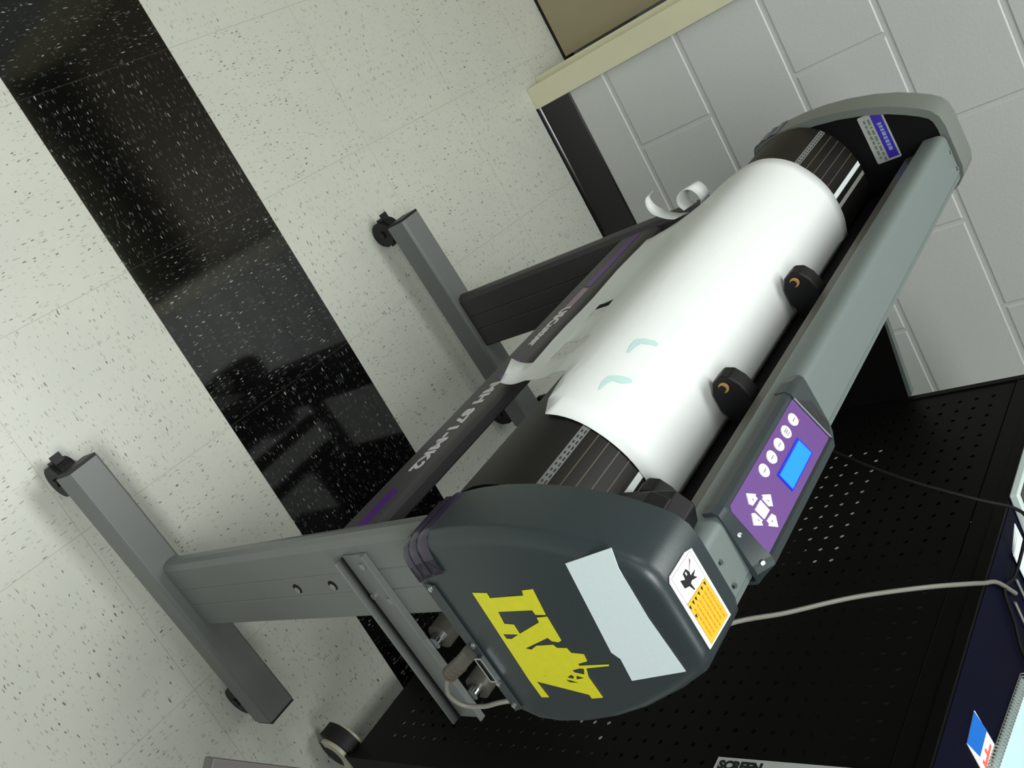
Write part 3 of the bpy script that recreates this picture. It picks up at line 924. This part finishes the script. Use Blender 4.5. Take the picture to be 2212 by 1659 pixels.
# cross bar
bm = bmesh.new()
cb = [(0.0500, 0.534), (0.0525, 0.537), (0.0530, 0.545), (0.0530, 0.596), (0.0515, 0.606), (0.0470, 0.612), (0.0350, 0.612), (0.0320, 0.608), (0.0320, 0.538), (0.0350, 0.534)]
prism_u(bm, cb, -0.3790, 0.3790)
xb = obj('cross_bar', bm, 'bar', cut, smooth=True, autos=35, label='dark grey lettered cross bar')
fb_ = lambda a, b: (a, 0.0530, b)
def xband(u0, u1, m, skew=0.010, lab=None):
    decal('print_stripe', [(u0, 0.566), (u0 - skew * (1 if u0 > -0.37 else 0), 0.584), (u1 - skew, 0.584), (u1, 0.566)], fb_, m, xb, (0, 1, 0), 0.0005, (), lab)
xband(-0.378, -0.303, 'purple', lab='purple printed stripe')
xband(-0.064, -0.012, 'purple', lab='purple printed stripe')
xband(0.196, 0.378, 'purple', lab='purple printed stripe')
xband(0.128, 0.190, 'mauve', lab='pale mauve printed stripe')
# the lettering runs towards -u as read from the media side
mw = mxyz((-1, 0, 0), (0, 0, 1), (-0.074, 0.0533, 0.5655))
obj('bar_lettering', text_bm('MH 871-MK2', 0.027, mw, bold=0.0009, squash=1.27, space=1.04), 'lettering', xb, label='pale lettering MH 871-MK2')
mw = mxyz((-1, 0, 0), (0, 0, 1), (0.128, 0.0533, 0.5640))
obj('bar_lettering', text_bm('USCutter', 0.026, mw, bold=0.0008, squash=1.06), 'lettering', xb, label='pale lettering USCutter')

# roller bracket on each post and the two media support rollers
for s in (-1, 1):
    bm = bmesh.new()
    u0 = -0.4107 if s < 0 else 0.4107
    o_ = s
    box(bm, *sorted((u0, u0 + o_ * 0.003)), -0.215, 0.040, 0.565, 0.606)
    box(bm, *sorted((u0, u0 + o_ * 0.016)), -0.215, 0.040, 0.562, 0.5650)
    box(bm, *sorted((u0, u0 + o_ * 0.009)), -0.215, 0.040, 0.606, 0.6090)
    br = obj('roller_bracket', bm, 'leg', cut, bevel=0.0008, label='angled steel roller bracket')
    if s < 0:
        for v, w_ in ((0.024, 0.592), (-0.028, 0.597), (-0.020, 0.572)):
            bm = bmesh.new(); cyl(bm, (u0 - 0.003, v, w_), (u0 - 0.0055, v, w_), 0.0045, 16)
            obj('bracket_screw', bm, 'alu', br, smooth=True)
for v in (-0.099, -0.181):
    bm = bmesh.new()
    cyl(bm, (-0.3995, v, 0.612), (0.3995, v, 0.612), 0.0165, 24)
    rr = obj('support_roller', bm, 'roller', cut, smooth=True, autos=40, label='grey media support roller')
    bm = bmesh.new(); cyl(bm, (-0.4105, v, 0.612), (-0.3995, v, 0.612), 0.0078, 16)
    obj('roller_axle', bm, 'steel', rr, smooth=True, label='bright steel axle end')
    bm = bmesh.new(); cyl(bm, (0.3995, v, 0.612), (0.4105, v, 0.612), 0.0078, 16)
    obj('roller_axle', bm, 'steel', rr, smooth=True)

# ================================================================ vinyl sheet over the platen
VP = [(-0.033, 0.929), (-0.030, 0.9330), (-0.012, 0.9375), (0.008, 0.9387), (0.025, 0.9375), (0.041, 0.9337), (0.055, 0.9280), (0.069, 0.9200), (0.084, 0.9090), (0.0955, 0.8955), (0.1035, 0.880), (0.1075, 0.864), (0.1075, 0.848), (0.1045, 0.830), (0.0960, 0.797), (0.0845, 0.765), (0.0740, 0.730), (0.0670, 0.700), (0.0610, 0.660), (0.0580, 0.635), (0.0605, 0.618), (0.0680, 0.602), (0.0800, 0.592)]
V2 = VP[1:]
vsm = [(p.x, p.y) for p in catmull([Vector((a, b, 0)) for a, b in V2], 5)]
SV = arc(vsm)
OUT = [(0.300, -0.008), (0.301, 0.10), (0.300, 0.20), (0.303, 0.24), (0.300, 0.28), (0.304, 0.33), (0.300, 0.37), (0.302, 0.412), (-0.055, 0.410), (-0.0530, 0.430), (-0.0500, 0.449), (-0.1020, 0.436), (-0.1080, 0.405), (-0.1153, 0.3789), (-0.1328, 0.3467), (-0.228, 0.194), (-0.285, 0.180), (-0.3135, 0.166), (-0.312, 0.10), (-0.312, -0.008)]
HOLES = [[(0.030, 0.304), (0.059, 0.356), (0.028, 0.356), (-0.015, 0.292)], [(-0.134, 0.222), (-0.040, 0.352), (-0.075, 0.360), (-0.161, 0.235)]]
def sheet(poly, holes, off=0.0, step=0.008):
    bm = bmesh.new()
    flat(bm, poly, lambda a, b: (a, b, 0), holes)
    s = 0.0
    while s < SV[-1]:
        g = bm.verts[:] + bm.edges[:] + bm.faces[:]
        bmesh.ops.bisect_plane(bm, geom=g, plane_co=(0, s, 0), plane_no=(0, 1, 0))
        s += step
    for uu in [x * 0.04 for x in range(-8, 9)]:
        g = bm.verts[:] + bm.edges[:] + bm.faces[:]
        bmesh.ops.bisect_plane(bm, geom=g, plane_co=(uu, 0, 0), plane_no=(1, 0, 0))
    for v in bm.verts:
        p = on(vsm, SV, v.co.y, off)
        u, s = v.co.x, v.co.y
        # soft waviness of the hanging tail
        k = max(0.0, s - 0.20) / 0.2
        v.co = Vector((u, p[0] + 0.0009 * k * math.sin(u * 34 + 1.0), p[1]))
    return bm
vs = empty('vinyl_sheet', (0, 0.05, 0.0), LF)
BASES[vs.name] = (Vector((0, 0.05, 0.0)), LF)
tag(vs, 'large white vinyl sheet draped over the cutter bed with cut-out holes', 'vinyl sheet')
obj('sheet', sheet(OUT, HOLES), 'vinyl', vs, smooth=True, autos=60, solid=0.0004)
MARK = [[-0.1937, 0.1363], [-0.1778, 0.1387], [-0.1679, 0.1376], [-0.1622, 0.1305], [-0.1583, 0.1197], [-0.1596, 0.1153], [-0.1639, 0.1147], [-0.1674, 0.1223], [-0.1721, 0.1297], [-0.1806, 0.1325], [-0.1926, 0.1335]]
MARK2 = [[-0.2619, 0.1345], [-0.2485, 0.1371], [-0.2367, 0.1355], [-0.2306, 0.1263], [-0.2267, 0.1178], [-0.2268, 0.1124], [-0.2311, 0.1122], [-0.2385, 0.1187], [-0.241, 0.1277], [-0.2481, 0.1317], [-0.2592, 0.1326]]
for mk in (MARK, MARK2):
    obj('marker_streak', sheet(mk, (), 0.0006, 0.004), 'marker', vs, label='faint teal marker streak')
# curled offcut strips at the far end of the sheet
def ribbon(pts, width, wdir):
    bm = bmesh.new()
    C = catmull(pts, 8)
    D = catmull(wdir, 8)
    n = len(C)
    A = [bm.verts.new(c) for c in C]
    B = [bm.verts.new(c + D[i] * (width[0] + (width[1] - width[0]) * i / (n - 1))) for i, c in enumerate(C)]
    for i in range(n - 1):
        bm.faces.new((A[i], A[i + 1], B[i + 1], B[i]))
    return bm
obj('curled_strip', ribbon([(0.301, 0.1245, 0.6850), (0.299, 0.1190, 0.6700), (0.298, 0.1070, 0.6650), (0.297, 0.0930, 0.6690), (0.296, 0.0800, 0.6850), (0.294, 0.0740, 0.7000)],
    (0.002, 0.034), [(0.9, -0.1, 0.35), (0.9, -0.1, 0.4), (0.9, -0.2, 0.4), (0.9, -0.2, 0.4), (0.9, -0.2, 0.3), (0.9, -0.2, 0.3)]), 'vinyl', vs, smooth=True, solid=0.0004)
obj('curled_strip', ribbon([(0.298, 0.0800, 0.7200), (0.299, 0.0900, 0.7150), (0.300, 0.1010, 0.7180), (0.301, 0.1080, 0.7290), (0.302, 0.1060, 0.7420), (0.303, 0.0960, 0.7490), (0.304, 0.0850, 0.7500), (0.305, 0.0780, 0.7460)],
    (0.030, 0.022), [(1, -0.1, 0.3), (1, -0.1, 0.3), (1, -0.1, 0.3), (1, -0.1, 0.2), (1, 0, 0.2), (1, 0, 0.2), (1, 0, 0.2), (1, 0, 0.2)]), 'vinyl', vs, smooth=True, solid=0.0004)

# ================================================================ cables
bm = bmesh.new()
tube(bm, [(-0.496, -0.028, 0.803), (-0.498, -0.038, 0.785), (-0.498, -0.052, 0.756)], 0.0075, 14, 4)
cb1 = empty('signal_cable', (-0.1, -0.3, 1.046), LF)
tag(cb1, 'thick grey cable looping from the near cap up across the black cart', 'cable')
obj('plug_body', bm, 'roller', cb1, smooth=True, label='grey cable plug with ribbed boot')
bm = bmesh.new()
for k in range(4):
    t = k / 3
    a = Vector((-0.498, -0.042 - t * 0.012, 0.778 - t * 0.024))
    cyl(bm, a, a + Vector((0, -0.0009, -0.0018)), 0.0083, 14)
obj('strain_relief', bm, 'groove', cb1, smooth=True, label='ribbed strain relief')
bm = bmesh.new()
tube(bm, [(-0.498, -0.052, 0.757), (-0.494, -0.072, 0.730), (-0.490, -0.094, 0.712), (-0.484, -0.114, 0.712), (-0.476, -0.124, 0.730), (-0.465, -0.128, 0.750), (-0.435, -0.150, 0.780), (-0.37, -0.185, 0.840), (-0.310, -0.180, 0.915), (-0.242, -0.225, 0.947), (-0.178, -0.265, 0.985), (-0.128, -0.300, 1.036), (-0.080, -0.340, 1.060), (-0.040, -0.375, 1.055), (0.000, -0.410, 1.0505), (0.03, -0.455, 1.0500)], 0.0027, 10, 8)
obj('cable_lead', bm, 'cable', cb1, smooth=True)
cb2 = empty('power_cable', (0.05, -0.42, 1.046), LF)
tag(cb2, 'thin black power cord arching from behind the control panel to the cart top', 'cable')
bm = bmesh.new()
tube(bm, [(-0.02, -0.108, 0.86), (0.02, -0.145, 0.86), (0.075, -0.22, 0.870), (0.060, -0.255, 0.930), (0.050, -0.285, 0.985), (0.055, -0.325, 1.045), (0.075, -0.360, 1.075), (0.082, -0.385, 1.080), (0.075, -0.412, 1.068), (0.045, -0.440, 1.052), (0.010, -0.430, 1.0495), (-0.005, -0.470, 1.0495), (-0.020, -0.500, 1.0495), (-0.02, -0.54, 1.0495)], 0.0022, 10, 8)
obj('cable_lead', bm, 'cable_dark', cb2, smooth=True)

# ================================================================ black pegboard cart
U0, U1, V0, V1 = -0.360, 0.447, -0.397, -0.745
cart = empty('equipment_cart', ((U0 + U1) / 2, V0, 0), LF)
tag(cart, 'black rolling cart with pegboard front standing behind the vinyl cutter', 'cart')
def pegboard():
    bm = bmesh.new()
    p = 0.0254
    uc, wc = 0.3285, 0.7450
    iu0 = math.ceil((U0 + 0.03 - uc) / p); iu1 = math.floor((U1 - 0.03 - uc) / p)
    iw0 = math.ceil((0.16 - wc) / p); iw1 = math.floor((0.985 - wc) / p)
    h = p / 2
    r = 0.0036
    V = V0
    cache = {}
    def vert(a, b):
        k = (round(a, 5), round(b, 5))
        if k not in cache: cache[k] = bm.verts.new((a, V, b))
        return cache[k]
    for i in range(iu0, iu1 + 1):
        for j in range(iw0, iw1 + 1):
            cu, cw = uc + i * p, wc + j * p
            sq = [(-h, -h), (0, -h), (h, -h), (h, 0), (h, h), (0, h), (-h, h), (-h, 0)]
            ring = [(r * math.cos(math.radians(a)), r * math.sin(math.radians(a))) for a in (225, 270, 315, 0, 45, 90, 135, 180)]
            A = [vert(cu + x, cw + y) for x, y in sq]
            B = [bm.verts.new((cu + x, V, cw + y)) for x, y in ring]
            for q in range(8):
                k = (q + 1) % 8
                bm.faces.new((A[q], A[k], B[k], B[q]))
    ua, ub = uc + iu0 * p - h, uc + iu1 * p + h
    wa, wb = wc + iw0 * p - h, wc + iw1 * p + h
    def quad(a, b, c, d):
        bm.faces.new([bm.verts.new((x, V, y)) for x, y in ((a, c), (b, c), (b, d), (a, d))])
    quad(U0 + 0.012, ua, 0.09, 1.001); quad(ub, U1 - 0.012, 0.09, 1.001)
    quad(ua, ub, 0.09, wa); quad(ua, ub, wb, 1.001)
    bmesh.ops.recalc_face_normals(bm, faces=bm.faces)
    return bm
obj('pegboard_front', pegboard(), 'cart', cart, solid=0.0014, label='black perforated front panel')
# frame: corner posts and the top drawer band above the seam
for a in ((U0, U0 + 0.011, V0 - 0.02, V0 + 0.003), (U1 - 0.0105, U1, V0 - 0.02, V0 + 0.003), (U0, U0 + 0.012, V1, V1 + 0.02), (U1 - 0.012, U1, V1, V1 + 0.02)):
    obj('corner_post', BX(*a, 0.078, 1.030), 'cart', cart)
obj('top_band', BX(U0 + 0.0115, U1 - 0.011, V0 - 0.02, V0 + 0.002, 1.0035, 1.030), 'cart', cart)
obj('side_panel', BX(U0, U0 + 0.012, V1 + 0.02, V0 - 0.02, 0.078, 1.030), 'cart', cart)
obj('inner_shelf', BX(U0 + 0.012, U1 - 0.012, V1, V0 - 0.004, 0.826, 0.834), 'cart', cart)
obj('side_panel', BX(U1 - 0.010, U1, V1 + 0.02, V0 - 0.02, 0.834, 1.030), 'cart', cart)
obj('side_panel', BX(U1 - 0.010, U1, V0 - 0.075, V0 - 0.02, 0.078, 0.826), 'cart', cart)
obj('back_panel', BX(U0 + 0.012, U1 - 0.012, V1, V1 + 0.008, 0.22, 0.826), 'cart', cart)
obj('cart_top', BX(U0 - 0.004, U1 + 0.004, V1 - 0.004, V0 + 0.004, 1.030, 1.0450), 'cart', cart)
obj('top_layer', BX(U0 + 0.004, U1 - 0.004, V1 + 0.004, V0 - 0.001, 1.0450, 1.0460), 'cart_top', cart, label='dark navy top layer')  # thin navy layer over the black cart top
# side wing reaching forward below the deck
bm = bmesh.new()
prism(bm, [(U1, V0 + 0.003, 0.078), (U1, V0 + 0.003, 0.830), (U1, V0 + 0.008, 0.834), (U1, -0.258, 0.852), (U1, -0.225, 0.8535), (U1, -0.225, 0.078)], (0.010, 0, 0))
wg = obj('side_wing', bm, 'cart', cart, label='black side wing')
bm = bmesh.new()
prism(bm, [(U1 - 0.001, V0 + 0.003, 0.8300), (U1 - 0.001, V0 + 0.003, 0.8345), (U1 - 0.001, V0 + 0.008, 0.8375), (U1 - 0.001, -0.225, 0.8570), (U1 - 0.001, -0.225, 0.8530)], (0.012, 0, 0))
obj('wing_trim', bm, 'cartedge', wg, label='lighter grey edge trim')
for u, v in ((U0 + 0.022, V0 - 0.004), (U1 - 0.04, V0 - 0.05), (U0 + 0.04, V1 + 0.05), (U1 - 0.04, V1 + 0.05)):
    bm = bmesh.new()
    cyl(bm, (u - 0.012, v, 0.0322), (u + 0.012, v, 0.0322), 0.032, 30)
    wc_ = obj('castor', bm, 'black', cart, smooth=True, autos=40, label='black castor wheel')
    bm = bmesh.new()
    ring = [(v + 0.037 * math.cos(math.radians(t)), 0.036 + 0.038 * math.sin(math.radians(t))) for t in range(0, 181, 12)]
    prism_u(bm, ring, u + 0.014, u + 0.019)
    rin = [(v + 0.024 * math.cos(math.radians(t)), 0.036 + 0.022 * math.sin(math.radians(t))) for t in range(168, -1, -12)]
    prism_u(bm, ring + rin, u - 0.021, u - 0.014)
    obj('castor_fork', bm, 'cream', wc_, smooth=True, label='cream metal castor fork')
    bm = bmesh.new()
    big = [(v + 0.046 * math.cos(math.radians(t)), 0.034 + 0.043 * math.sin(math.radians(t))) for t in range(0, 181, 12)]
    sml = [(v + 0.040 * math.cos(math.radians(t)), 0.034 + 0.039 * math.sin(math.radians(t))) for t in range(180, -1, -12)]
    prism_u(bm, big + sml, u - 0.0135, u + 0.0135)
    obj('castor_hood', bm, 'black', wc_, smooth=True, label='black hood over the wheel')
# lettered plate on the cart front
sg = obj('lettered_plate', BX(-0.345, -0.298, V0 + 0.0016, V0 + 0.0030, 0.792, 1.000), 'labelg', cart, label='pale plate lettered SCREEN')
mw = mxyz((0, 0, 1), (1, 0, 0), (-0.3145, V0 + 0.0032, 0.797))
obj('plate_lettering', text_bm('SCREEN', 0.0165, mw, bold=0.0009, th=0.0002), 'ink', sg)

# ---- things lying on the cart top (level 1.046)
ZT = 1.046
def on_top(name, label, cat, base):
    t = empty(name, base, LF); tag(t, label, cat); return t
t = on_top('spiral_notebook', 'open pale spiral notebook lying on the cart top', 'notebook', (-0.13, -0.56, ZT))
def nb(a, b, z0, z1):
    bm = bmesh.new()
    pts = [(-0.048, -0.520, z0), (-0.225, -0.497, z0), (-0.252, -0.70, z0), (-0.075, -0.725, z0)]
    prism(bm, pts, (0, 0, z1 - z0)); return bm
obj('page_stack', nb(0, 0, ZT, ZT + 0.009), 'cyan', t, label='pale cyan page')
bm = bmesh.new()
d = Vector((-0.177, 0.023, 0)); a0 = Vector((-0.048, -0.516, ZT + 0.006))
for k in range(34):
    c = a0 + d * (k / 33)
    pts = [c + Vector((0, 0.0055 * math.cos(q), 0.0055 * math.sin(q))) for q in [2 * math.pi * i / 10 for i in range(11)]]
    tube(bm, pts, 0.0008, 5, 1, smooth=False)
obj('spiral_binding', bm, 'strip_grey', t, label='grey wire spiral')
bm = bmesh.new()
for k in range(5):
    c = Vector((-0.075 - k * 0.03, -0.56 - 0.01 * (k % 2), ZT + 0.0091))
    box(bm, c.x, c.x + 0.010, c.y, c.y + 0.0015, c.z, c.z + 0.0002)
tag(obj('pen_marks', bm, 'ink', t), kind='stuff')
t = on_top('printed_card', 'small blue white and red card beside the spiral notebook', 'card', (-0.19, -0.47, ZT))
cz = ZT
decal('card_body', [(-0.171, -0.441), (-0.214, -0.444), (-0.214, -0.500), (-0.168, -0.497)], lambda a, b: (a, b, cz), 'white', t, (0, 0, 1), 0.0010)
decal('blue_print', [(-0.173, -0.440), (-0.2145, -0.443), (-0.2055, -0.474), (-0.1690, -0.474)], lambda a, b: (a, b, cz + 0.001), 'blue', t, (0, 0, 1), 0.0004, (), 'bright blue half')
bm = bmesh.new()
box(bm, -0.206, -0.176, -0.491, -0.487, cz + 0.001, cz + 0.0015); box(bm, -0.192, -0.188, -0.487, -0.480, cz + 0.001, cz + 0.0015); box(bm, -0.206, -0.202, -0.487, -0.482, cz + 0.001, cz + 0.0015)
obj('red_print', bm, 'red', t, label='red printed letters')
t = on_top('white_device', 'white plastic device with a grey seam at the cart front edge', 'device', (0.30, -0.5, ZT))
bm = bmesh.new()
prism(bm, [(0.139, -0.388, ZT), (0.128, -0.450, ZT), (0.150, -0.60, ZT), (0.42, -0.60, ZT), (0.42, -0.388, ZT)], (0, 0, 0.012))
obj('device_base', bm, 'dev', t, bevel=0.003)
bm = bmesh.new()
prism(bm, [(0.150, -0.396, ZT + 0.014), (0.140, -0.450, ZT + 0.014), (0.160, -0.59, ZT + 0.014), (0.41, -0.59, ZT + 0.014), (0.41, -0.396, ZT + 0.014)], (0, 0, 0.014))
obj('device_lid', bm, 'dev', t, bevel=0.004, seg=3)
bm = bmesh.new()
prism(bm, [(0.146, -0.393, ZT + 0.012), (0.136, -0.450, ZT + 0.012), (0.157, -0.593, ZT + 0.012), (0.413, -0.593, ZT + 0.012), (0.413, -0.393, ZT + 0.012)], (0, 0, 0.002))
obj('device_seam', bm, 'roller', t)
t = on_top('paper_stack', 'small stack of white papers under the black cord on the cart', 'papers', (0.08, -0.5, ZT))
for k in range(3):
    bm = bmesh.new()
    q = k * 0.004
    prism(bm, [(0.120 - q, -0.418 - q, ZT + 0.0012 * k), (0.080 - q, -0.430, ZT + 0.0012 * k), (0.070, -0.575, ZT + 0.0012 * k), (0.122, -0.575, ZT + 0.0012 * k)], (0, 0, 0.0011))
    obj('paper_sheet', bm, 'paperw', t)
t = on_top('wire_rack', 'pair of thin bright metal rods lying on the cart top', 'metal rods', (0.02, -0.52, ZT))
for (a, b) in (((0.052, -0.452), (0.045, -0.60)), ((0.022, -0.462), (0.012, -0.60))):
    bm = bmesh.new(); cyl(bm, (a[0], a[1], ZT + 0.0020), (b[0], b[1], ZT + 0.0020), 0.0020, 12)
    obj('metal_rod', bm, 'alu', t, smooth=True)

# ================================================================ table corner at the lower left
tb = empty('side_table', (-1.95, -0.95, 0))
tag(tb, 'dark laminate table whose corner shows at the bottom left', 'table')
c0, e1_, e2_ = Vector((-1.7575, -0.6915, 0.75)), Vector((0.63, -0.777, 0)), Vector((-0.777, -0.63, 0))
bm = bmesh.new()
prism(bm, [c0, c0 + e1_ * 0.5, c0 + e1_ * 0.5 + e2_ * 0.6, c0 + e2_ * 0.6], (0, 0, -0.016))
obj('table_top', bm, 'desk', tb, bevel=0.0015)
for a, b in ((0.06, 0.54), (0.46, 0.54), (0.46, 0.20)):
    p = c0 + e1_ * a + e2_ * b
    bm = bmesh.new(); cyl(bm, (p.x, p.y, 0), (p.x, p.y, 0.733), 0.018, 16)
    obj('table_leg', bm, 'black', tb, smooth=True)
